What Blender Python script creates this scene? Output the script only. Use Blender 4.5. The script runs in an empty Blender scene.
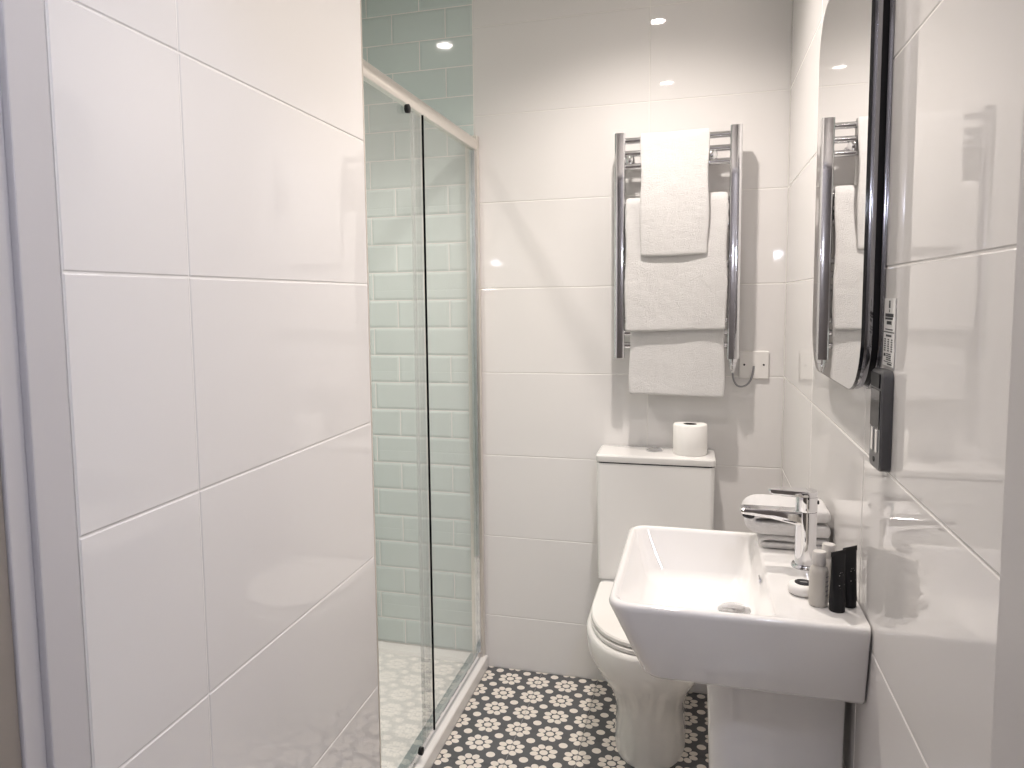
import bpy, bmesh, math, random
from mathutils import Vector, Matrix
random.seed(4)
PI = math.pi
C = bpy.context.scene.collection
scene = bpy.context.scene

# ------------------------------------------------------------------ camera
CAM_Z = 1.3699
YAW, PITCH, ROLL = .2888, .0893, -.0139
F_PX, CX, CY = 751.743, 474.728, 367.484
fw = Vector((-math.sin(YAW)*math.cos(PITCH), math.cos(YAW)*math.cos(PITCH), -math.sin(PITCH)))
rt = Vector((math.cos(YAW), math.sin(YAW), 0))
up = rt.cross(fw)
r2 = rt*math.cos(ROLL) + up*math.sin(ROLL)
u2 = -rt*math.sin(ROLL) + up*math.cos(ROLL)
cam_data = bpy.data.cameras.new('camera')
cam = bpy.data.objects.new('camera', cam_data); C.objects.link(cam)
m = Matrix((r2, u2, -fw)).transposed().to_4x4(); m.translation = (0, 0, CAM_Z)
cam.matrix_world = m
cam_data.sensor_fit = 'HORIZONTAL'; cam_data.sensor_width = 36
cam_data.lens = F_PX/1024*36
cam_data.shift_x = (512-CX)/1024
cam_data.shift_y = (CY-384)/1024
cam_data.clip_start = .01
scene.camera = cam

# ------------------------------------------------------------------ world, exposure
w = bpy.data.worlds.new('world'); scene.world = w; w.use_nodes = True
w.node_tree.nodes['Background'].inputs[0].default_value = (.8, .85, 1, 1)
w.node_tree.nodes['Background'].inputs[1].default_value = .02
scene.view_settings.view_transform = 'Standard'; scene.view_settings.look = 'None'
scene.view_settings.gamma = 1; scene.view_settings.use_curve_mapping = False
scene.view_settings.exposure = 1.17
SPOT_WATTS, SHOWER_WATT, HALL_WATT = (31, 11), 31, 13.0
WARM, COOL = (1, .915, .85), (.78, .82, 1)
CEIL = 2.48
SPOTS = [(-.17, 2.01), (-.17, 1.10)]
SHOWER_SPOT = (-1.07, 2.01)

# ------------------------------------------------------------------ helpers
def mat(name, col, rough=.5, metal=0, **kw):
    mt = bpy.data.materials.new(name); mt.use_nodes = True
    b = mt.node_tree.nodes['Principled BSDF']
    b.inputs['Base Color'].default_value = (*col, 1)
    b.inputs['Roughness'].default_value = rough
    b.inputs['Metallic'].default_value = metal
    for k, v in kw.items(): b.inputs[k.replace('_', ' ')].default_value = v
    return mt
def srgb(r, g, b):
    f = lambda c: c/12.92 if c <= .04045 else ((c+.055)/1.055)**2.4
    return tuple(f(c/255) for c in (r, g, b))
def add_bump(mt, scale, strength, dist=.001, detail=2, tex='ShaderNodeTexNoise'):
    nt = mt.node_tree; b = nt.nodes['Principled BSDF']
    tc = nt.nodes.new('ShaderNodeTexCoord'); n = nt.nodes.new(tex); n.inputs['Scale'].default_value = scale
    if 'Detail' in n.inputs: n.inputs['Detail'].default_value = detail
    bp = nt.nodes.new('ShaderNodeBump'); bp.inputs['Strength'].default_value = strength; bp.inputs['Distance'].default_value = dist
    nt.links.new(tc.outputs['Object'], n.inputs['Vector']); nt.links.new(n.outputs[0], bp.inputs['Height'])
    nt.links.new(bp.outputs[0], b.inputs['Normal'])
    return mt
def tint(mt, scale, c0, c1):
    nt = mt.node_tree; b = nt.nodes['Principled BSDF']
    tc = nt.nodes.new('ShaderNodeTexCoord'); n = nt.nodes.new('ShaderNodeTexNoise'); n.inputs['Scale'].default_value = scale
    rp = nt.nodes.new('ShaderNodeValToRGB')
    rp.color_ramp.elements[0].color = (*c0, 1); rp.color_ramp.elements[1].color = (*c1, 1)
    rp.color_ramp.elements[0].position = .35; rp.color_ramp.elements[1].position = .65
    nt.links.new(tc.outputs['Object'], n.inputs['Vector']); nt.links.new(n.outputs[0], rp.inputs[0])
    nt.links.new(rp.outputs[0], b.inputs['Base Color'])
    return mt
def obj(name, bm, mt, parent=None, loc=(0, 0, 0), smooth=None):
    if isinstance(bm, bmesh.types.BMesh):
        me = bpy.data.meshes.new(name); bmesh.ops.recalc_face_normals(bm, faces=bm.faces); bm.to_mesh(me); bm.free()
        if smooth is not None:
            me.polygons.foreach_set('use_smooth', [True]*len(me.polygons))
            me.set_sharp_from_angle(angle=math.radians(smooth))
        me.materials.append(mt)
    else: me = bm
    o = bpy.data.objects.new(name, me); C.objects.link(o); o.location = loc
    if parent: o.parent = parent
    return o
def tag(o, label, cat, group=None):
    o['label'] = label; o['category'] = cat
    if group: o['group'] = group
    return o
def struct(o): o['kind'] = 'structure'; return o
def thing(name, label, cat, loc=(0, 0, 0), group=None):
    o = bpy.data.objects.new(name, None); C.objects.link(o); o.location = loc; o.empty_display_size = .05
    return tag(o, label, cat, group)
def box(bm, x0, x1, y0, y1, z0, z1, bev=0, seg=2):
    t = bmesh.new()
    r = bmesh.ops.create_cube(t, size=1)
    for v in t.verts: v.co = Vector((x0+(v.co.x+.5)*(x1-x0), y0+(v.co.y+.5)*(y1-y0), z0+(v.co.z+.5)*(z1-z0)))
    if bev: bmesh.ops.bevel(t, geom=t.edges[:], offset=bev, segments=seg, profile=.5, affect='EDGES')
    me = bpy.data.meshes.new('t'); t.to_mesh(me); t.free(); bm.from_mesh(me); bpy.data.meshes.remove(me)
    return bm
def B(*a, **k): return box(bmesh.new(), *a, **k)
def loft(bm, rings, cap0=True, cap1=True, closed=True):
    vs = [[bm.verts.new(p) for p in r] for r in rings]
    n = len(vs[0])
    for a, b in zip(vs, vs[1:]):
        for i in range(n if closed else n-1):
            j = (i+1) % n
            bm.faces.new((a[i], a[j], b[j], b[i]))
    if cap0: bm.faces.new(vs[0][::-1])
    if cap1: bm.faces.new(vs[-1])
    return bm
def rr(x0, x1, y0, y1, r, z, n=6):
    """rounded rectangle ring; r may be 4 radii (x0y0, x1y0, x1y1, x0y1)"""
    if not isinstance(r, (tuple, list)): r = (r,)*4
    out = []
    for (cx, cy, a0), q in zip(((x0, y0, PI), (x1, y0, 1.5*PI), (x1, y1, 0), (x0, y1, .5*PI)), r):
        sx = 1 if cx == x0 else -1; sy = 1 if cy == y0 else -1
        for k in range(n+1):
            a = a0 + k/n*PI/2
            out.append(Vector((cx+sx*q+q*math.cos(a), cy+sy*q+q*math.sin(a), z)))
    return out
def lathe(bm, prof, seg=32, mtx=Matrix()):
    """prof: (radius, height) along local z"""
    rings = [[mtx @ Vector((r*math.cos(2*PI*k/seg), r*math.sin(2*PI*k/seg), h)) for k in range(seg)] for r, h in prof]
    return loft(bm, rings)
def axis(p, d):
    d = Vector(d).normalized(); q = d.to_track_quat('Z', 'Y')
    return Matrix.Translation(Vector(p)) @ q.to_matrix().to_4x4()
def tube(bm, pts, r, seg=12):
    pts = [Vector(p) for p in pts]; rings = []
    n0 = None
    for i, p in enumerate(pts):
        t = (pts[min(i+1, len(pts)-1)]-pts[max(i-1, 0)]).normalized()
        if n0 is None:
            n0 = t.orthogonal().normalized()
        n0 = (n0 - t*n0.dot(t)).normalized(); b = t.cross(n0)
        rad = r[i] if isinstance(r, (list, tuple)) else r
        rings.append([p + rad*(n0*math.cos(2*PI*k/seg)+b*math.sin(2*PI*k/seg)) for k in range(seg)])
    return loft(bm, rings)

# ------------------------------------------------------------------ materials
M = {}
M['tile'] = mat('white_gloss_tile', (.80, .78, .765), .025)
M['grout'] = mat('cream_grout', (.82, .80, .77), .8)
M['mint'] = mat('mint_gloss_tile', srgb(203, 214, 211), .07)
M['mgrout'] = mat('pale_grout', (.82, .79, .74), .8)
M['paint'] = mat('white_painted_wood', (.60, .58, .58), .45)
M['ceil'] = mat('matt_ceiling_paint', (.82, .80, .77), .8)
M['hall'] = mat('hallway_paint', (.30, .265, .23), .8)
M['ceramic'] = mat('white_ceramic', (.81, .795, .775), .05, Coat_Weight=.5, Coat_Roughness=.02)
M['plastic'] = mat('white_plastic', (.84, .82, .79), .25)
M['acryl'] = mat('white_acrylic', (.86, .84, .81), .22)
M['chrome'] = mat('chrome', (.80, .80, .82), .06, 1)
M['satin'] = mat('satin_chrome', (.84, .80, .75), .28, 1)
M['mirror'] = mat('mirror_glass', (.92, .92, .92), .0, 1)
M['black'] = mat('black_plastic', (.012, .012, .014), .5, Specular_IOR_Level=.25)
M['blackgloss'] = mat('black_gloss', (.012, .013, .016), .08)
M['dchrome'] = mat('dark_chrome', (.30, .30, .32), .12, 1)
M['casing'] = mat('dark_grey_plastic', (.09, .09, .095), .3)
M['seal'] = mat('black_rubber', (.008, .008, .009), 1, Specular_IOR_Level=0)
M['clearstrip'] = mat('clear_plastic_strip', (.80, .82, .80), .3, Alpha=.25)
M['darkgrey'] = mat('dark_grey_metal', (.05, .05, .055), .25, .6)
M['grey'] = mat('grey_cable', (.25, .25, .26), .4)
M['towel'] = add_bump(mat('white_terry', (.77, .755, .745), .95, Sheen_Weight=.2), 480, 1.0, .0045, 6)
def wrinkles(mt, scale, dist):
    nt = mt.node_tree; b = nt.nodes['Principled BSDF']; old = b.inputs['Normal'].links[0].from_socket
    tc = nt.nodes.new('ShaderNodeTexCoord'); n = nt.nodes.new('ShaderNodeTexNoise'); n.inputs['Scale'].default_value = scale; n.inputs['Detail'].default_value = 3
    bp = nt.nodes.new('ShaderNodeBump'); bp.inputs['Strength'].default_value = .6; bp.inputs['Distance'].default_value = dist
    nt.links.new(tc.outputs['Object'], n.inputs['Vector']); nt.links.new(n.outputs[0], bp.inputs['Height']); nt.links.new(old, bp.inputs['Normal']); nt.links.new(bp.outputs[0], b.inputs['Normal'])
wrinkles(M['towel'], 22, .008)
M['paper'] = add_bump(mat('tissue_paper', (.87, .85, .82), .9), 120, .3, .001)
M['soapwrap'] = mat('white_soap_wrapper', (.82, .80, .77), .5)
M['frost'] = mat('frosted_bottle', (.66, .625, .57), .3, Transmission_Weight=.2)
M['cap'] = mat('frosted_cap', (.78, .75, .71), .35, Transmission_Weight=.2)
M['ink'] = mat('print_ink', (.04, .04, .045), .6)
M['palink'] = mat('pale_print_ink', (.42, .41, .40), .6)
M['card'] = mat('white_card', (.80, .79, .78), .4)
M['silicone'] = mat('grey_silicone', (.35, .34, .33), .5)
def emis(name, col, s):
    mt = mat(name, (0, 0, 0)); b = mt.node_tree.nodes['Principled BSDF']
    b.inputs['Emission Color'].default_value = (*col, 1); b.inputs['Emission Strength'].default_value = s; return mt
M['lamp'] = emis('warm_lamp', WARM, 50)
M['coollamp'] = emis('cool_lamp', COOL, 60)
def glass_mat():
    mt = bpy.data.materials.new('clear_glass'); mt.use_nodes = True; nt = mt.node_tree; nt.nodes.clear()
    o = nt.nodes.new('ShaderNodeOutputMaterial'); mx = nt.nodes.new('ShaderNodeMixShader'); f = nt.nodes.new('ShaderNodeFresnel')
    t = nt.nodes.new('ShaderNodeBsdfTransparent'); g = nt.nodes.new('ShaderNodeBsdfGlossy')
    t.inputs[0].default_value = (.990, .992, .990, 1); g.inputs['Roughness'].default_value = .0; f.inputs[0].default_value = 1.5
    gm = nt.nodes.new('ShaderNodeNewGeometry'); ir = nt.nodes.new('ShaderNodeMapRange')   # the same pane reflectance from both sides
    ir.inputs['To Min'].default_value = 1.5; ir.inputs['To Max'].default_value = 1/1.5
    nt.links.new(gm.outputs['Backfacing'], ir.inputs['Value']); nt.links.new(ir.outputs[0], f.inputs[0])
    nt.links.new(f.outputs[0], mx.inputs[0]); nt.links.new(t.outputs[0], mx.inputs[1]); nt.links.new(g.outputs[0], mx.inputs[2])
    nt.links.new(mx.outputs[0], o.inputs[0]); return mt
M['glass'] = glass_mat()
def floor_mat(s):
    mt = mat('patterned_floor_tile', (.05, .05, .05), .22); nt = mt.node_tree; b = nt.nodes['Principled BSDF']
    tc = nt.nodes.new('ShaderNodeTexCoord'); sp = nt.nodes.new('ShaderNodeSeparateXYZ'); nt.links.new(tc.outputs['Object'], sp.inputs[0])
    def mth(op, a, b_=None, c=None):
        n = nt.nodes.new('ShaderNodeMath'); n.operation = op
        for i, v in enumerate((a, b_, c)):
            if v is None: continue
            if isinstance(v, (int, float)): n.inputs[i].default_value = v
            else: nt.links.new(v, n.inputs[i])
        return n.outputs[0]
    def cell(o, off): return mth('SUBTRACT', mth('FRACT', mth('ADD', mth('DIVIDE', o, s), 10.5+off)), .5)
    def length(a, c): return mth('SQRT', mth('ADD', mth('MULTIPLY', a, a), mth('MULTIPLY', c, c)))
    def under(v, lim): return mth('LESS_THAN', v, lim)
    u, v = cell(sp.outputs[0], 0), cell(sp.outputs[1], 0)
    r = length(u, v); th = mth('ARCTAN2', v, u)
    k = mth('DIVIDE', th, PI/4)
    f = mth('MULTIPLY', mth('SUBTRACT', mth('FRACT', mth('ADD', k, 8.0)), .5), PI/4)
    px = mth('MULTIPLY', r, mth('COSINE', f)); py = mth('MULTIPLY', r, mth('SINE', f))
    # petal: oval, pointed towards the middle
    ex = mth('DIVIDE', mth('SUBTRACT', px, .295), .122); ey = mth('DIVIDE', py, .106)
    petal = under(length(ex, ey), 1)
    inner = mth('MULTIPLY', under(mth('ABSOLUTE', py), mth('MULTIPLY', mth('SUBTRACT', px, .10), .42)), mth('MULTIPLY', under(px, .30), mth('GREATER_THAN', px, .17)))
    centre = under(r, .125)
    du, dv = cell(sp.outputs[0], .5), cell(sp.outputs[1], .5)
    dot = under(length(du, dv), .135)
    mask = mth('MAXIMUM', mth('MAXIMUM', petal, inner), mth('MAXIMUM', centre, dot))
    mx = nt.nodes.new('ShaderNodeMix'); mx.data_type = 'RGBA'
    nt.links.new(mask, mx.inputs[0]); mx.inputs[6].default_value = (*srgb(90, 91, 93), 1); mx.inputs[7].default_value = (*srgb(232, 224, 214), 1)
    nt.links.new(mx.outputs[2], b.inputs['Base Color']); return mt
SP = .102
M['floor'] = floor_mat(SP)

# ------------------------------------------------------------------ the room
D, R = 2.614, .2705            # back wall, right wall
LX, LM = -.6642, -.0153        # left wall x = LX + LM*y
ZJ, H = 1.4105, .3025          # a tile joint height and the row pitch
TH = .008                      # tile thickness
XM = -.7665                    # where white tiles give way to mint ones
YE, YN = 1.5103, .6745         # ends of the left wall
XS = -1.56                     # far side wall of the shower
YR = .777                      # near end of right wall

def tile_mesh(w_, h_, t, ch, dep, basis, mt, name):
    """tile centred on its face rectangle; basis = (u, v, n) world directions, n = out of the wall"""
    u, v, n = [Vector(b) for b in basis]
    bm = bmesh.new()
    def ring(a, b, d): return [u*sx*a/2 + v*sy*b/2 + n*d for sx, sy in ((-1, -1), (1, -1), (1, 1), (-1, 1))]
    loft(bm, [ring(w_, h_, -t), ring(w_, h_, -dep), ring(w_-2*ch, h_-2*ch, 0)])
    me = bpy.data.meshes.new(name); bmesh.ops.recalc_face_normals(bm, faces=bm.faces); bm.to_mesh(me); bm.free(); me.materials.append(mt)
    return me
cache = {}
def tile(parent, wallkey, basis, u0, u1, v0, v1, place, mt, name='tile', gap=.0024, ch=.0016, dep=.0009, tilt=.0006):
    if u1-u0 < .006 or v1-v0 < .006: return
    key = (wallkey, round(u1-u0, 4), round(v1-v0, 4))
    if key not in cache: cache[key] = tile_mesh(u1-u0-gap, v1-v0-gap, TH, ch, dep, basis, mt, name)
    o = bpy.data.objects.new(name, cache[key]); C.objects.link(o); o.parent = parent
    o.location = place((u0+u1)/2, (v0+v1)/2)
    o.rotation_euler = [random.uniform(-tilt, tilt) for _ in range(3)]
def rows(z0, z1, zj=ZJ, h=H):
    ks = [zj+k*h for k in range(-40, 41)]; ks = [z for z in ks if z0+.01 < z < z1-.01]
    e = [z0]+ks+[z1]; return list(zip(e, e[1:]))
def cuts(a, b, js): e = [a]+sorted(j for j in js if a+.006 < j < b-.006)+[b]; return list(zip(e, e[1:]))

GR = .0010   # tiles stand this proud of the grout
# back wall: the grout bed, white tiles to the right, mint metro tiles in the shower
wall_back = struct(obj('wall_back', B(XS-.1, R+.1, D+GR, D+.12, -.05, CEIL+.05), M['grout']))
bb = ((1, 0, 0), (0, 0, 1), (0, -1, 0))
for z0, z1 in rows(0, CEIL):
    for x0, x1 in cuts(XM, R, (-.1612,)):
        tile(wall_back, 'back', bb, x0, x1, z0, z1, lambda a, b: (a, D, b), M['tile'])
MZ, MH = 1.4753, .10247
def metro(parent, key, basis, a0, a1, js0, js1, place, zb):
    for z0, z1 in rows(zb, CEIL, MZ, MH):
        n = round(((z0 if z0 > zb+.001 else z1-MH)-MZ)/MH)
        for x0, x1 in cuts(a0, a1, js0 if n % 2 else js1):
            tile(parent, key, basis, x0, x1, z0, z1, place, M['mint'], gap=.0036, ch=.0075, dep=.0020, tilt=.0015)
pj = lambda a: [a+.2035*k for k in range(-12, 12)]
metro(wall_back, 'mback', bb, XS, XM-.001, pj(-.9667), pj(-.8683), lambda a, b: (a, D-.0014, b), .046)
# far side of the shower
wall_shower = struct(obj('wall_shower', B(XS-.12, XS-GR, YE-.2, D, -.05, CEIL+.05), M['mgrout']))
metro(wall_shower, 'mside', ((0, 1, 0), (0, 0, 1), (1, 0, 0)), YE+.001, D-.008, pj(2.51), pj(2.41), lambda a, b: (XS+.0014, a, b), .046)
# right wall
wall_right = struct(obj('wall_right', B(R+GR, R+.14, YR-.002, D+.1, -.05, CEIL+.05), M['grout']))
for z0, z1 in rows(0, CEIL):
    for y0, y1 in cuts(YR, D-.001, (1.985, 1.379)):
        tile(wall_right, 'right', ((0, 1, 0), (0, 0, 1), (-1, 0, 0)), y0, y1, z0, z1, lambda a, b: (R, a, b), M['tile'])
# left wall (a slightly skew stud wall that ends where the shower begins)
ang = math.atan(-LM)
wall_left = struct(obj('wall_left', B(-.16, -GR, YN, YE, -.05, CEIL+.05), M['grout'], loc=(LX, 0, 0)))
wall_left.rotation_euler = (0, 0, ang)
for z0, z1 in rows(0, CEIL, ZJ-.0032):
    for y0, y1 in cuts(YN, YE-.003, (.8958,)):
        tile(wall_left, 'left', ((0, 1, 0), (0, 0, 1), (1, 0, 0)), y0, y1, z0, z1, lambda a, b: (0, a, b), M['tile'])
struct(obj('trim_1', B(-.14, .0008, YE-.0025, YE+.001, 0, CEIL-.001), M['satin'], wall_left))
# the shower's near wall, behind the left wall
wall_front = struct(obj('wall_front', B(XS-.1, -.86, YE-.12, YE-.004, -.05, CEIL+.05), M['mint']))
ceiling = struct(obj('ceiling', B(XS-.1, R+.1, YN-.1, D+.1, CEIL, CEIL+.1), M['ceil']))

# floor: patterned tiles, two flowers to each side of a tile
floor = struct(obj('floor', B(-.85, R+.1, .545, D+.1, -.06, -.0015), M['silicone']))
TX, TY, TS = -.4324, 2.3361, 2*SP
fx0, fx1, fy0, fy1 = -.7365, R-.0005, -1.3, D-.001
for i in range(-3, 6):
    for j in range(-20, 4):
        cx, cy = TX+i*TS, TY+j*TS
        g = .0008
        x0, x1 = max(cx-TS/2+g, fx0), min(cx+TS/2-g, fx1); y0, y1 = max(cy-TS/2+g, fy0), min(cy+TS/2-g, fy1)
        if x1-x0 < .004 or y1-y0 < .004: continue
        if y1 < .55: continue
        bm = bmesh.new()
        rg = lambda e, z: [Vector((a-cx, b-cy, z)) for a, b in ((x0+e, y0+e), (x1-e, y0+e), (x1-e, y1-e), (x0+e, y1-e))]
        loft(bm, [rg(0, -.006), rg(0, -.0004), rg(.0005, 0)])
        key = ('f', round(x1-x0, 4), round(y1-y0, 4), round(x0-cx, 4), round(y0-cy, 4))
        if key in cache: bm.free(); obj('floor_tile', cache[key], None, floor, (cx, cy, 0))
        else: cache[key] = obj('floor_tile', bm, M['floor'], floor, (cx, cy, 0)).data

# door lining and the hallway behind the camera
xl = LX+LM*YN-.0015
struct(obj('trim_2', B(xl-.10, xl, .6214, YN-.0005, 0, 2.05, bev=.002), M['paint']))
struct(obj('trim_3', B(xl-.10, xl-.008, .594, .6212, 0, 2.05, bev=.002), M['paint']))
struct(obj('trim_4', B(R-.003, R+.10, .60, YR-.0005, 0, 2.05, bev=.002), M['paint']))
struct(obj('trim_5', B(xl-.10, R+.10, .60, .70, 2.051, CEIL-.001), M['paint']))
struct(obj('wall_hall_left', B(-1.5, xl-.012, .50, .593, -.05, CEIL), M['hall']))
struct(obj('wall_hall_right', B(R+.002, 1.5, .50, .599, -.05, CEIL), M['hall']))
struct(obj('wall_hall_head', B(xl-.012, R+.002, .50, .599, 2.06, CEIL), M['hall']))
struct(obj('wall_hall_back', B(-1.6, 1.6, -.72, -.62, -.05, CEIL), M['hall']))
struct(obj('wall_hall_end', B(-1.6, -1.5, -.62, .55, -.05, CEIL), M['hall']))
struct(obj('wall_hall_side', B(1.5, 1.6, -.62, .55, -.05, CEIL), M['hall']))
struct(obj('ceiling_hall', B(-1.6, 1.6, -.72, .574, CEIL+.001, CEIL+.1), M['ceil']))
struct(obj('floor_hall', B(-1.6, 1.6, -.72, .54, -.05, -.0005), M['hall']))

# ------------------------------------------------------------------ lamps
def downlight(x, y, watt, label, cone=140):
    t = thing('ceiling_downlight', label, 'downlight', (x, y, CEIL), 'recessed ceiling downlights')
    bm = bmesh.new(); lathe(bm, [(.032, -.0005), (.045, -.0005), (.045, -.004), (.042, -.006), (.034, -.006), (.032, -.003)], 32)
    obj('trim_ring', bm, M['chrome'], t, smooth=40)
    bm = bmesh.new(); lathe(bm, [(.031, -.001), (.031, -.003), (.020, -.0045)], 24)
    obj('lens', bm, M['lamp'], t)
    l = bpy.data.lights.new('downlight_beam', 'SPOT'); l.energy = watt; l.color = WARM; l.spot_size = math.radians(cone); l.spot_blend = .9; l.shadow_soft_size = .028
    lo = bpy.data.objects.new('downlight_beam', l); C.objects.link(lo); lo.location = (x, y, CEIL-.012)
for (x, y), watt, lb in zip(SPOTS, SPOT_WATTS, ('recessed round ceiling downlight above the toilet', 'recessed round ceiling downlight above the mirror and basin')):
    downlight(x, y, watt, lb)
downlight(*SHOWER_SPOT, SHOWER_WATT, 'recessed round ceiling downlight above the shower tray', 98)
t = thing('glint_lamp', 'small cool white lamp added behind the viewer for glints in the tiles', 'lamp', (.0, -.62, 1.66))  # unseen lamp, added for the small bluish glints in the glossy tiles
obj('back_plate', B(-.05, .05, .001, .02, -.09, .09, bev=.006), M['satin'], t)
bm = bmesh.new(); lathe(bm, [(.001, -.024), (.014, -.021), (.022, -.010), (.022, .010), (.014, .021), (.001, .024)], 20, Matrix.Translation((0, .07, 0)))
obj('lamp_globe', bm, M['coollamp'], t, smooth=60)
l = bpy.data.lights.new('glint_lamp_glow', 'POINT'); l.energy = .35; l.color = COOL; l.shadow_soft_size = .03
lo = bpy.data.objects.new('glint_lamp_glow', l); C.objects.link(lo); lo.location = (0, -.50, 1.66)
t = thing('hallway_ceiling_light', 'flat round cool white ceiling light in the hallway behind the viewer', 'ceiling light', (.36, -.05, CEIL))
bm = bmesh.new(); lathe(bm, [(.12, -.0005), (.125, -.002), (.125, -.03), (.11, -.03)], 32); obj('light_body', bm, M['plastic'], t, smooth=40)
bm = bmesh.new(); lathe(bm, [(.108, -.0302), (.108, -.034), (.07, -.042), (.01, -.044)], 32); obj('diffuser', bm, emis('cool_diffuser', COOL, 4), t, smooth=60)
l = bpy.data.lights.new('hallway_glow', 'POINT'); l.energy = HALL_WATT; l.color = COOL; l.shadow_soft_size = .10
lo = bpy.data.objects.new('hallway_glow', l); C.objects.link(lo); lo.location = (.36, -.05, CEIL-.16)

# ------------------------------------------------------------------ shower tray and enclosure
bm = bmesh.new()
tx0, tx1, ty0, ty1, tz = XS+.002, -.7375, YE+.002, D-.003, .045
loft(bm, [rr(tx0, tx1, ty0, ty1, .004, 0), rr(tx0, tx1, ty0, ty1, .004, tz-.004), rr(tx0+.003, tx1-.003, ty0+.003, ty1-.003, .004, tz),
          rr(tx0+.055, tx1-.065, ty0+.055, ty1-.055, .05, tz), rr(tx0+.065, tx1-.075, ty0+.065, ty1-.065, .05, tz-.012),
          rr(tx0+.3, tx1-.3, ty0+.4, ty1-.4, .05, tz-.018)])
tag(obj('shower_tray', bm, M['acryl'], smooth=35), 'low white shower tray behind the glass sliding door', 'shower tray')

e = thing('shower_enclosure', 'chrome framed glass shower enclosure with sliding door over white tray', 'shower door', (-.765, 2.05, tz))
def E(name, bm, mt, smooth=None): o = obj(name, bm, mt, e, (.765, -2.05, -tz), smooth=smooth); return o
xr = -.765; ZT = 1.945
# wall profiles
E('wall_profile', B(xr-.028, xr+.0165, D-.030, D-.0035, tz, ZT, bev=.003), M['satin'])
E('wall_profile', B(xr-.028, xr+.024, YE+.004, YE+.030, tz, ZT, bev=.003), M['satin'])
# head rail with a rounded back
bm = bmesh.new(); prof = [(-.010, .003), (.011, 0), (.0145, .004), (.0155, .026), (.012, .036), (.004, .043), (-.006, .043), (-.010, .038)]
loft(bm, [[Vector((xr+a, y, ZT-.050+b)) for a, b in prof] for y in (YE+.010, D-.006)])
E('head_rail', bm, M['satin'], 50)
bm = bmesh.new(); prof = [(-.034, 0), (.009, 0), (.009, .005), (.004, .009), (.002, .022), (-.006, .022), (-.008, .012), (-.034, .010)]
loft(bm, [[Vector((xr+a, y, tz+.0005+b)) for a, b in prof] for y in (YE+.030, D-.031)])
E('bottom_rail', bm, M['chrome'])
E('glazing_channel', B(xr-.012, xr+.008, D-.037, D-.030, tz+.022, ZT-.050, bev=.001), M['chrome'])
fixed = E('fixed_panel', B(xr-.005, xr+.001, 2.002, D-.0372, tz+.020, ZT-.048), M['glass'])
door = E('sliding_door', B(xr+.005, xr+.011, YE+.06, 2.050, tz+.024, ZT-.049), M['glass'])
def sub(parent, name, bm, mt, smooth=None): return obj(name, bm, mt, parent, smooth=smooth)
sub(door, 'black_seal', B(xr+.0085, xr+.0135, 2.050, 2.055, tz+.024, ZT-.052), M['seal'])
sub(fixed, 'edge_strip', B(xr-.006, xr+.003, 1.994, 2.002, tz+.022, ZT-.052, bev=.001), M['clearstrip'])
for y in (1.60, 1.925):
    for z in (ZT-.064, tz+.034):
        bm = bmesh.new(); lathe(bm, [(.011, -.006), (.012, -.004), (.012, .004), (.008, .006)], 16, axis((xr+.0165, y, z), (1, 0, 0)))
        sub(door, 'roller', bm, M['black'], 40)

# ------------------------------------------------------------------ towel radiator
YB = D-.080
tr = thing('towel_radiator', 'chrome ladder towel radiator hung on the tiled back wall', 'radiator', (-.07, YB, 1.17))
def T(name, bm, mt=None, smooth=40): return obj(name, bm, mt or M['chrome'], tr, (.07, -YB, -1.17), smooth=smooth)
for x0, x1 in ((-.2655, -.2315), (.0900, .1270)):
    bm = bmesh.new()
    y0, y1 = YB-.020, YB+.016
    loft(bm, [rr(x0, x1, y0, y1, (.006, .006, .004, .004), z, 4) for z in (1.172, 1.900)])
    T('upright', bm)
BARS = [1.8765, 1.8355, 1.7945, 1.674, 1.633, 1.592, 1.475, 1.434, 1.393, 1.295, 1.255, 1.214]
me = None
for z in BARS:
    bm = bmesh.new(); tube(bm, [(-.240, YB, z), (.098, YB, z)], .0105, 16); T('bar', bm)
for x, z in ((-.2185, 1.815), (.037, 1.815), (-.14, 1.235), (.0, 1.235)):
    bm = bmesh.new(); lathe(bm, [(.013, 0), (.013, .004), (.007, .006), (.007, .072), (.0165, .074), (.0175, .080), (.0165, .088), (.011, .093), (.004, .095)], 20, axis((x, D-.0005, z), (0, -1, 0)))
    T('bracket', bm)
bm = bmesh.new(); lathe(bm, [(.010, .002), (.015, 0), (.015, -.012), (.012, -.014), (.012, -.020), (.013, -.022), (.006, -.042), (.004, -.046)], 20, Matrix.Translation((.1085, YB, 1.173)))
el = T('heating_element', bm)
pts = []
p0, p1 = Vector((.1085, YB, 1.135)), Vector((.1775, D-.009, 1.143))
for k in range(19):
    a = k/18; s = math.sin(a*PI)
    q = p0.lerp(p1, a - .10*math.sin(2*PI*a)); q.z -= .060*s**.8; pts.append(q)
bm = bmesh.new(); tube(bm, pts, .0032, 8); T('cable', bm, M['grey'], 60)

# spur plate
sw = thing('fused_spur_plate', 'square white cable outlet plate on back wall below the towel radiator', 'outlet', (.178, D, 1.146))
bm = bmesh.new(); loft(bm, [[Vector((v.x, -.0005 - d, v.y)) for v in rr(-.046+i, .046-i, -.046+i, .046-i, .004, 0, 3)] for d, i in ((0, 0), (.0055, 0), (.0085, .003))])
obj('plate', bm, M['plastic'], sw, smooth=30)
for x in (-.030, .030):
    bm = bmesh.new(); lathe(bm, [(.0032, 0), (.0032, .0012), (.002, .0016)], 12, axis((x, -.0087, .001), (0, -1, 0))); obj('screw', bm, M['darkgrey'], sw)

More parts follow.
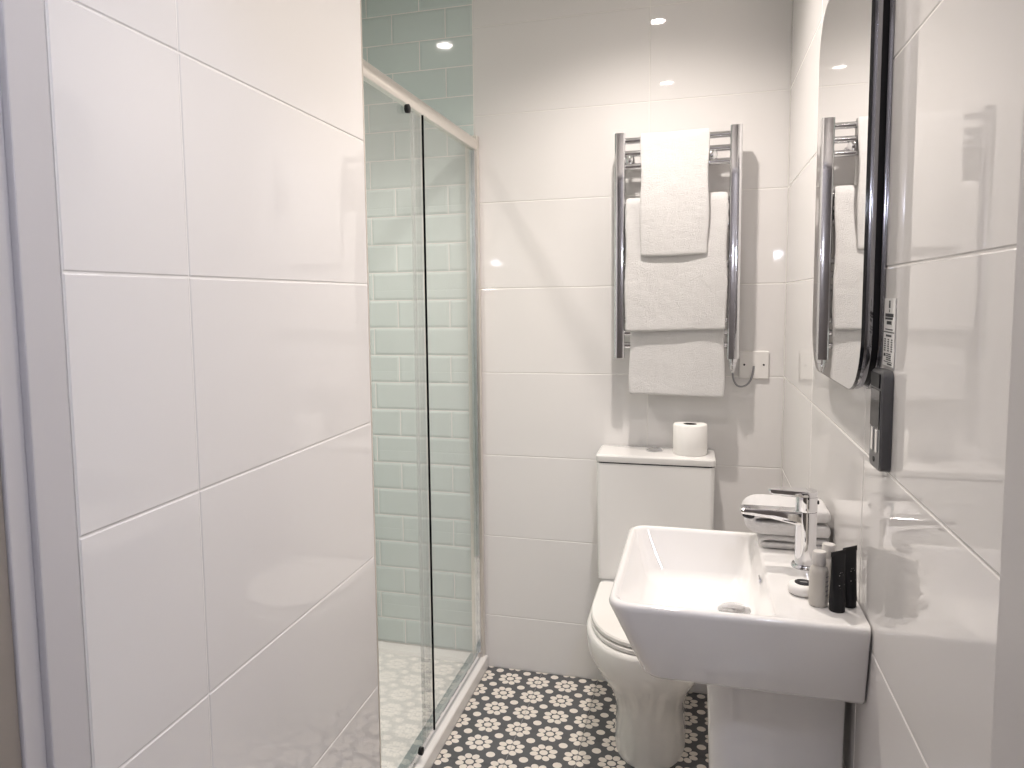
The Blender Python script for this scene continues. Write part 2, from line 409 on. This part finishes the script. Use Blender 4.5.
# ------------------------------------------------------------------ towels
def sheet(name, path, x0, x1, thick, label, group=None, wav=.003, nx=15, seed=0, axis_='x', parent=None, skew=0):
    """path: list of (depth, height) along the towel, swept in x (or y)"""
    rnd = random.Random(seed); P = [Vector((a, b)) for a, b in path]
    # resample
    L = [0]
    for a, b in zip(P, P[1:]): L.append(L[-1]+(b-a).length)
    n = max(14, int(L[-1]/.014)); Q = []
    for k in range(n+1):
        s = L[-1]*k/n; i = max(j for j in range(len(L)) if L[j] <= s+1e-9); i = min(i, len(P)-2)
        Q.append(P[i].lerp(P[i+1], (s-L[i])/max(1e-9, L[i+1]-L[i])))
    bm = bmesh.new(); grid = []
    ph = [rnd.uniform(0, 6.28) for _ in range(6)]
    for k, q in enumerate(Q):
        row = []
        fl = min(1, k/n*1.0)
        for i in range(nx+1):
            a = i/nx; x = x0+(x1-x0)*a
            dx = .0022*math.sin(9*q.y*3+ph[0])*(1 if a > .5 else -1)*abs(a-.5)*2
            d = wav*(math.sin(a*5+ph[1]+q.y*6)*.6+math.sin(a*11+ph[2]-q.y*14)*.4)
            zz = .0025*math.sin(a*4+ph[3]) + skew*(a-.5)
            row.append(bm.verts.new((x+dx, q.x-d, q.y+zz) if axis_ == 'x' else (q.x+d, x+dx, q.y+zz)))
        grid.append(row)
    for a, b in zip(grid, grid[1:]):
        for i in range(nx): bm.faces.new((a[i], a[i+1], b[i+1], b[i]))
    o = obj(name, bm, M['towel'], parent, smooth=180)
    s = o.modifiers.new('thickness', 'SOLIDIFY'); s.thickness = thick; s.offset = 0
    b = o.modifiers.new('round', 'SUBSURF'); b.levels = b.render_levels = 2
    if label: tag(o, label, 'towel', group)
    return o
def drape(zb, zf, zk, t, out, bow=.0):
    """over a bar at height zb: front to zf, back to zk; t thickness, out = forward drift of the front hem"""
    r = .0105+t/2+.0008; pts = []
    pts.append((YB+r+.004, zk))
    for k in range(0, 9):
        a = k/8*PI; pts.append((YB+r*math.cos(a), zb+r*math.sin(a)))
    for k in range(1, 9):
        a = k/8; pts.append((YB-r-out*math.sin(min(1, a*1.3)*PI/2)-bow*math.sin(a*PI), zb+(zf-zb)*a))
    return pts
GT = 'white towels on the chrome radiator'
sheet('hand_towel', drape(1.8765, 1.502, 1.66, .013, .030), -.1815, .0285, .013, 'small white towel hung over the top bar of the chrome radiator', GT, .0025, seed=3, skew=-.004)
sheet('bath_towel', drape(1.674, 1.263, 1.48, .014, .022), -.2285, .0865, .014, 'wide white towel on radiator, half covered by the small top towel', GT, .003, seed=8)
sheet('bath_towel', drape(1.475, 1.050, 1.30, .013, .002), -.2150, .0840, .013, 'lowest white towel on radiator, its hem hanging above the toilet cistern', GT, .003, seed=12)

# ------------------------------------------------------------------ toilet
TXC = -.128
def dring(w_, yf, yb, z, n=26, straight=.42, pw=2.25):
    """D outline: straight back and sides, superelliptic nose; w_ half width"""
    ym = yf+(yb-yf)*straight; out = [Vector((TXC-w_, yb, z)), Vector((TXC-w_, (yb*2+ym)/3, z)), Vector((TXC-w_, (yb+2*ym)/3, z))]
    for k in range(n+1):
        a = k/n*PI; c, s = math.cos(a), math.sin(a)
        out.append(Vector((TXC-w_*math.copysign(abs(c)**(2/pw), c), ym-(ym-yf)*abs(s)**(2/pw), z)))
    out += [Vector((TXC+w_, (yb+2*ym)/3, z)), Vector((TXC+w_, (yb*2+ym)/3, z)), Vector((TXC+w_, yb, z))]
    return out
to = thing('toilet', 'white close-coupled toilet with closed lid against the back wall', 'toilet', (TXC, 2.25, 0))
def W(name, bm, mt=None, smooth=35, parent=None): return obj(name, bm, mt or M['ceramic'], parent or to, (-TXC, -2.25, 0) if not parent else (0, 0, 0), smooth=smooth)
bm = bmesh.new()
loft(bm, [dring(.108, 2.125, 2.60, 0), dring(.108, 2.123, 2.60, .03), dring(.104, 2.125, 2.60, .09), dring(.105, 2.118, 2.60, .14), dring(.116, 2.095, 2.60, .19), dring(.137, 2.055, 2.60, .245), dring(.160, 2.018, 2.60, .290),
          dring(.175, 1.996, 2.60, .325), dring(.182, 1.987, 2.60, .350), dring(.184, 1.984, 2.60, .390), dring(.183, 1.986, 2.60, .398), dring(.177, 1.993, 2.60, .404)])
box(bm, TXC-.172, TXC+.172, 2.44, 2.602, .36, .443, bev=.012, seg=3)
W('pan', bm, smooth=50)
ld = lambda w_, yf, z: dring(w_, yf, 2.422, z, straight=.60, pw=2.15)
bm = bmesh.new(); loft(bm, [ld(.169, 1.997, .4055), ld(.173, 1.993, .408), ld(.173, 1.993, .4175), ld(.170, 1.996, .4195)]); W('seat', bm, M['plastic'])
bm = bmesh.new(); loft(bm, [ld(.1675, 2.000, .4235), ld(.172, 1.995, .426), ld(.172, 1.995, .435), ld(.1685, 1.999, .4395), ld(.15, 2.025, .442), ld(.08, 2.11, .4435)])
lid = W('lid', bm, M['plastic'])
for x in (-.075, .075):
    bm = bmesh.new(); tube(bm, [(TXC+x-.02, 2.428, .436), (TXC+x+.02, 2.428, .436)], .009, 12); W('hinge', bm, M['chrome'])
bm = bmesh.new(); cy0, cy1 = 2.436, 2.607
cr = (.016, .016, .008, .008)
loft(bm, [rr(-.3085, .052, cy0+.004, cy1, cr, .4435), rr(-.3105, .0545, cy0+.002, cy1, cr, .52), rr(-.3125, .0565, cy0+.001, cy1, cr, .70), rr(-.3135, .0575, cy0, cy1, cr, .8335)])
W('cistern', bm)
bm = bmesh.new(); loft(bm, [rr(-.306, .050, cy0+.005, cy1, .012, .8335), rr(-.306, .050, cy0+.005, cy1, .012, .8385)]); W('lid_seam', bm, M['darkgrey'])
bm = bmesh.new()
loft(bm, [rr(-.3145, .0585, cy0-.002, cy1+.001, cr, .8385), rr(-.316, .060, cy0-.0035, cy1+.001, cr, .842), rr(-.316, .060, cy0-.0035, cy1+.001, cr, .857),
          rr(-.3135, .0575, cy0-.0005, cy1-.001, cr, .8612), rr(-.306, .050, cy0+.007, cy1-.006, cr, .8625)])
cl = W('cistern_lid', bm)
bm = bmesh.new(); lathe(bm, [(.027, .8620), (.027, .8650), (.024, .8672), (.008, .8676)], 28, Matrix.Translation((-.133, 2.535, 0)))
W('flush_button', bm, M['chrome'])

# toilet roll
rl = thing('toilet_roll', 'white toilet roll standing on the cistern lid', 'toilet roll', (-.019, 2.512, .8627))
bm = bmesh.new()
prof = [(.021, .004), (.022, .0), (.051, .0), (.0535, .004), (.0535, .094), (.051, .098), (.022, .098), (.021, .094)]
rings = [[Vector((r*math.cos(2*PI*k/40), r*math.sin(2*PI*k/40), h)) for k in range(40)] for r, h in prof]
loft(bm, rings+[rings[0]], False, False); bmesh.ops.remove_doubles(bm, verts=bm.verts, dist=1e-6)
obj('paper', bm, M['paper'], rl, smooth=40)
bm = bmesh.new()
rings = [[Vector((r*math.cos(2*PI*k/32), r*math.sin(2*PI*k/32), h)) for k in range(32)] for r, h in ((.0208, .001), (.0208, .0975), (.0195, .0975), (.0195, .001))]
loft(bm, rings+[rings[0]], False, False); bmesh.ops.remove_doubles(bm, verts=bm.verts, dist=1e-6)
obj('core', bm, mat('near_black_cardboard', (.03, .027, .024), .9), rl, smooth=40)  # core colour darkened to near black

# ------------------------------------------------------------------ basin
ZB = .8457
bs = thing('wash_basin', 'white rectangular ceramic wash basin on pedestal fixed to the right wall', 'basin', (.06, 1.5, 0))
def S(name, bm, mt=None, smooth=40): return obj(name, bm, mt or M['ceramic'], bs, (-.06, -1.5, 0), smooth=smooth)
XW = R-.0022
def br(i, z, rad):
    return rr(-.1455+i, XW, 1.269+i, 1.747-i, (rad, .004, .004, rad), z, 7)
bm = bmesh.new()
loft(bm, [rr(-.068, XW, 1.316, 1.705, (.02, .004, .004, .02), .7020, 7), rr(-.082, XW, 1.302, 1.716, (.03, .004, .004, .03), .7045, 7), rr(-.090, XW, 1.296, 1.722, (.035, .004, .004, .035), .712, 7),
          br(.001, ZB-.014, .040), br(0, ZB-.008, .040), br(.002, ZB-.0025, .039), br(.007, ZB, .036),
          rr(-.1345, .134, 1.2815, 1.7355, (.030, .018, .018, .026), ZB-.0002, 7), rr(-.131, .1305, 1.285, 1.732, (.030, .018, .018, .026), ZB-.0025, 7),
          rr(-.128, .128, 1.288, 1.729, (.032, .02, .02, .028), ZB-.008, 7), rr(-.108, .116, 1.312, 1.706, (.04, .03, .03, .04), ZB-.085, 7), rr(-.096, .108, 1.322, 1.696, (.045, .03, .03, .045), ZB-.098, 7),
          rr(-.075, .095, 1.345, 1.675, (.05, .03, .03, .05), ZB-.103, 7), rr(.02, .07, 1.47, 1.56, .02, ZB-.106, 7)])
S('bowl', bm, smooth=45)
bm = bmesh.new(); lathe(bm, [(.034, 0), (.034, .003), (.030, .007), (.012, .009)], 30, Matrix.Translation((.079, 1.542, ZB-.1045))); S('drain_cap', bm, M['chrome'])
bm = bmesh.new()
ov = axis((.1236, 1.53, ZB-.034), (-1, 0, -.15))
rings = [[ov @ Vector((r*math.cos(2*PI*k/24), r*math.sin(2*PI*k/24), h)) for k in range(24)] for r, h in ((.008, -.001), (.0125, -.001), (.0125, .0015), (.0085, .002))]
loft(bm, rings+[rings[0]], False, False); bmesh.ops.remove_doubles(bm, verts=bm.verts, dist=1e-6)
S('overflow_ring', bm, M['chrome'])
bm = bmesh.new(); lathe(bm, [(.0084, -.0006), (.0084, .0004)], 16, ov); S('overflow_hole', bm, M['black'])
bm = bmesh.new()
loft(bm, [rr(.040, .258, 1.415, 1.610, (.05, .004, .004, .05), 0, 7), rr(.036, .258, 1.408, 1.615, (.05, .004, .004, .05), .30, 7), rr(.026, .258, 1.40, 1.622, (.045, .004, .004, .045), .62, 7), rr(.018, .258, 1.392, 1.63, (.045, .004, .004, .045), .7018, 7)])
S('pedestal', bm)

# ------------------------------------------------------------------ tap
TPX, TPY = .2055, 1.543
tp = thing('basin_tap', 'chrome single lever mixer tap on the basin ledge', 'tap', (TPX, TPY, ZB))
def K(name, bm, mt=None, smooth=35): return obj(name, bm, mt or M['chrome'], tp, smooth=smooth)
bm = bmesh.new(); lathe(bm, [(.0255, 0), (.0255, .003), (.0235, .006), (.0195, .0065), (.0195, .1100)], 36); K('body', bm)
bm = bmesh.new()
def sec(x, z0, z1, hw): return [Vector((x, v.x, v.y)) for v in rr(-hw, hw, z0, z1, min(.0035, (z1-z0)*.3), 0, 3)]
loft(bm, [sec(-.010, .083, .1115, .017), sec(-.030, .0875, .1118, .0172), sec(-.070, .0955, .1120, .0172), sec(-.112, .0995, .1120, .0172), sec(-.1195, .1015, .1105, .0165)])
K('spout', bm, smooth=20)
bm = bmesh.new(); lathe(bm, [(.0115, 0), (.0115, .008), (.009, .010)], 20, axis((-.104, 0, .100), (-.12, 0, -1))); K('aerator', bm, M['darkgrey'])
bm = bmesh.new(); lathe(bm, [(.019, .1105), (.0198, .1120), (.0198, .140)], 36); K('lever_hub', bm)
bm = bmesh.new()
def lv(x0, x1, hw, z):
    out = []
    for k in range(13): a = PI/2 - k/12*PI; out.append(Vector((x1-.0198+.0198*math.cos(a), .0198*math.sin(a), z)))
    out += [Vector((x0, -hw, z)), Vector((x0-.004, -hw*.5, z)), Vector((x0-.004, hw*.5, z)), Vector((x0, hw, z))]
    return out
loft(bm, [lv(-.058, .0198, .010, .1405), lv(-.064, .0198, .0115, .1435), lv(-.066, .0200, .012, .148), lv(-.064, .0190, .0112, .1510)])
K('lever', bm)
bm = bmesh.new(); lathe(bm, [(.004, 0), (.004, .0025), (.002, .003)], 12, axis((.0195, 0, .128), (1, 0, 0))); K('indicator', bm, M['darkgrey'])

# ------------------------------------------------------------------ toiletries on the ledge
sp_ = thing('round_soap', 'round white wrapped soap with black label on the basin ledge', 'soap', (.1850, 1.398, ZB))
bm = bmesh.new(); lathe(bm, [(.020, 0), (.025, .003), (.0262, .008), (.0262, .013), (.024, .0175), (.017, .0195), (.005, .020)], 32); obj('soap_cake', bm, M['soapwrap'], sp_, smooth=60)
bm = bmesh.new(); lathe(bm, [(.015, .0196), (.015, .0206), (.0125, .0209)], 24); lb = obj('sticker', bm, M['black'], sp_)
obj('print', B(-.006, .006, -.0015, .0015, .0209, .0211), M['palink'], lb)
def bottle(x, y, label, hh=1.0):
    t = thing('shampoo_bottle', label, 'bottle', (x, y, ZB), 'small toiletry bottles on the basin ledge')
    bm = bmesh.new(); lathe(bm, [(.012, 0), (.0148, .002), (.0152, .006), (.0152, .058), (.0140, .065), (.0105, .069), (.0098, .071), (.0098, .076)], 28); b = obj('bottle_body', bm, M['frost'], t, smooth=50)
    bm = bmesh.new(); lathe(bm, [(.0108, .072), (.0112, .073), (.0112, .091), (.0100, .094), (.004, .0945)], 24); obj('cap', bm, M['cap'], t, smooth=50)
    bm = bmesh.new()
    for k in range(5):
        z = .020+k*.008; n = 6; a0, a1 = -.95, -.25-.1*(k % 2)
        loft(bm, [[Vector((.01535*math.cos(a0+(a1-a0)*i/n), .01535*math.sin(a0+(a1-a0)*i/n), zz)) for i in range(n+1)] for zz in (z, z+.0025)], False, False, False)
    obj('print', bm, M['palink'], b)
    return t
bottle(.2020, 1.350, 'small frosted bottle with pale cap in front of the tap, beside black tube')
bottle(.2235, 1.394, 'second frosted bottle, mostly hidden behind the front bottle and black tubes')
def squeeze(x, y, rz, label):
    t = thing('toiletry_tube', label, 'tube', (x, y, ZB), 'black toiletry tubes on the basin ledge'); t.rotation_euler.z = rz
    bm = bmesh.new(); rings = []
    for k in range(11):
        a = k/10; z = .012+.086*a; hw = .0125+.0040*a; hd = .0125*(1-a)**.75+.0008
        rings.append([Vector((hw*math.cos(2*PI*i/28), hd*math.sin(2*PI*i/28), z)) for i in range(28)])
    loft(bm, rings); b = obj('tube_body', bm, M['black'], t, smooth=60)
    obj('crimp', B(-.0166, .0166, -.0009, .0009, .094, .102), M['black'], t)
    bm = bmesh.new(); lathe(bm, [(.0118, 0), (.0124, .001), (.0124, .0125), (.011, .0135)], 24); obj('cap', bm, M['black'], t, smooth=50)
    bm = bmesh.new()
    for z, n in ((.066, 2), (.062, 3), (.046, 4), (.041, 3), (.036, 2)):
        for k in range(n): box(bm, (k-n/2)*.0034, (k-n/2)*.0034+.0024, -.0122+.0118*((z-.012)/.093)*.82, -.0112+.0118*((z-.012)/.093)*.82, z, z+.0012)
    obj('print', bm, M['palink'], b)
squeeze(.2285, 1.333, .72, 'nearer black toiletry tube standing on its cap by the basin edge')
squeeze(.2505, 1.360, .72, 'farther black toiletry tube standing on its cap next to the wall')

# folded towels beyond the tap
def fold(name, xl_, xr_, z0, z1, y0, y1, th, label, seed):
    zc0, zc1 = z0+th/2+.0006, z1-th/2; r = (zc1-zc0)/2
    path = [(xr_, zc1)] + [(xr_+(xl_+r-xr_)*k/6, zc1-.002*math.sin(k)) for k in range(1, 6)]
    for k in range(9): a = PI/2+k/8*PI; path.append((xl_+th/2+r+r*math.cos(a), (zc0+zc1)/2+r*math.sin(a)))
    path += [(xl_+r+(xr_-xl_-r)*k/6, zc0) for k in range(1, 7)]
    return sheet(name, path, y0, y1, th, label, 'folded white towels on the basin', .0012, 8, seed, 'y')
fold('folded_towel', .122, .264, ZB+.001, ZB+.029, 1.633, 1.738, .0125, 'flat folded white flannel under the plump one on the far basin ledge', 5)
fold('folded_towel', .094, .264, ZB+.031, ZB+.089, 1.628, 1.738, .0255, 'plump folded white flannel on top of another behind the tap', 9)

# ------------------------------------------------------------------ mirror
mi = thing('wall_mirror', 'frameless rounded mirror with dark edges on the right wall above the basin', 'mirror', (R, 1.6, 1.212))
def mring(i, x, y0=1.263, y1=1.775, z0=1.215, z1=1.945, rad=.095):
    return [Vector((x-R, v.x-1.6, v.y-1.212)) for v in rr(y0+i, y1-i, z0+i, z1-i, rad-i, 0, 12)]
xf = R-.0316
bm = bmesh.new(); loft(bm, [mring(.0, xf+.0048), mring(0, xf+.0003)]); obj('glass_edge', bm, M['blackgloss'], mi, smooth=40)
bm = bmesh.new(); loft(bm, [mring(.0012, xf+.0002), mring(.0012, xf)]); obj('mirror_glass', bm, M['mirror'], mi)
bm = bmesh.new(); loft(bm, [mring(.002, xf+.0049), mring(.0012, xf+.008), mring(.0012, xf+.013), mring(.002, xf+.0155)]); obj('front_rim', bm, M['dchrome'], mi, smooth=60)
bm = bmesh.new(); loft(bm, [mring(.008, xf+.0155), mring(.008, xf+.0245)]); obj('groove', bm, M['black'], mi, smooth=40)
bm = bmesh.new(); loft(bm, [mring(.002, xf+.0245), mring(.0012, xf+.027), mring(.0012, R-.0008)]); obj('back_rim', bm, M['dchrome'], mi, smooth=60)

# notice card and wall device
cd = thing('notice_card', 'small white printed notice stuck on the right wall beside the mirror', 'sign', (R, 1.228, 1.264))
obj('card', B(-.0018, -.0003, -.033, .033, .001, .100), M['card'], cd)
bm = bmesh.new()
def ln(y0, y1, z0, z1): box(bm, -.0021, -.0017, -y1, -y0, z0, z1)
ln(-.004, .004, .086, .097); ln(-.002, .002, .080, .084)
ln(-.024, .024, .073, .078); ln(-.024, .020, .069, .072); ln(-.014, .014, .062, .067)
ln(-.022, .022, .054, .0555); ln(-.031, .031, .0500, .0515)
ln(-.016, .016, .044, .047)
for c in (-.022, -.002, .018):
    for k in range(6): ln(c-.004+.001*(k % 2), c+.005, .0225+k*.0033, .0243+k*.0033)
ln(-.026, -.016, .0145, .019)
for k in range(4): ln(-.011, .017-.003*(k % 2), .0095+k*.0028, .0110+k*.0028)
ln(-.024, .024, .0065, .0075); ln(-.004, .022, .0030, .0052)
obj('print', bm, M['ink'], cd)
dv = thing('wall_device', 'slim dark grey wall unit with two white slots below the notice', 'wall unit', (R, 1.228, 1.112))
y0, y1 = -.034, .034
bm = bmesh.new(); loft(bm, [[Vector((-x, v.x, v.y)) for v in rr(y0+i, y1-i, 0+i, .148-i, .010, 0, 4)] for x, i in ((.0005, .0), (.0135, 0), (.016, .002))]); obj('casing', bm, M['casing'], dv, smooth=35)
obj('button', B(-.0180, -.0158, -.026, .028, .122, .143, bev=.0008), M['black'], dv)
obj('glossy_panel', B(-.0172, -.0158, -.028, .029, .062, .119, bev=.0005), M['blackgloss'], dv)
for y in (-.014, .014): obj('slot', B(-.0175, -.0158, y-.006, y+.006, .026, .060, bev=.0008), M['plastic'], dv)
bm = bmesh.new(); lathe(bm, [(.004, 0), (.004, .0012)], 14, axis((-.0158, 0, .014), (-1, 0, 0))); obj('sensor', bm, M['black'], dv)
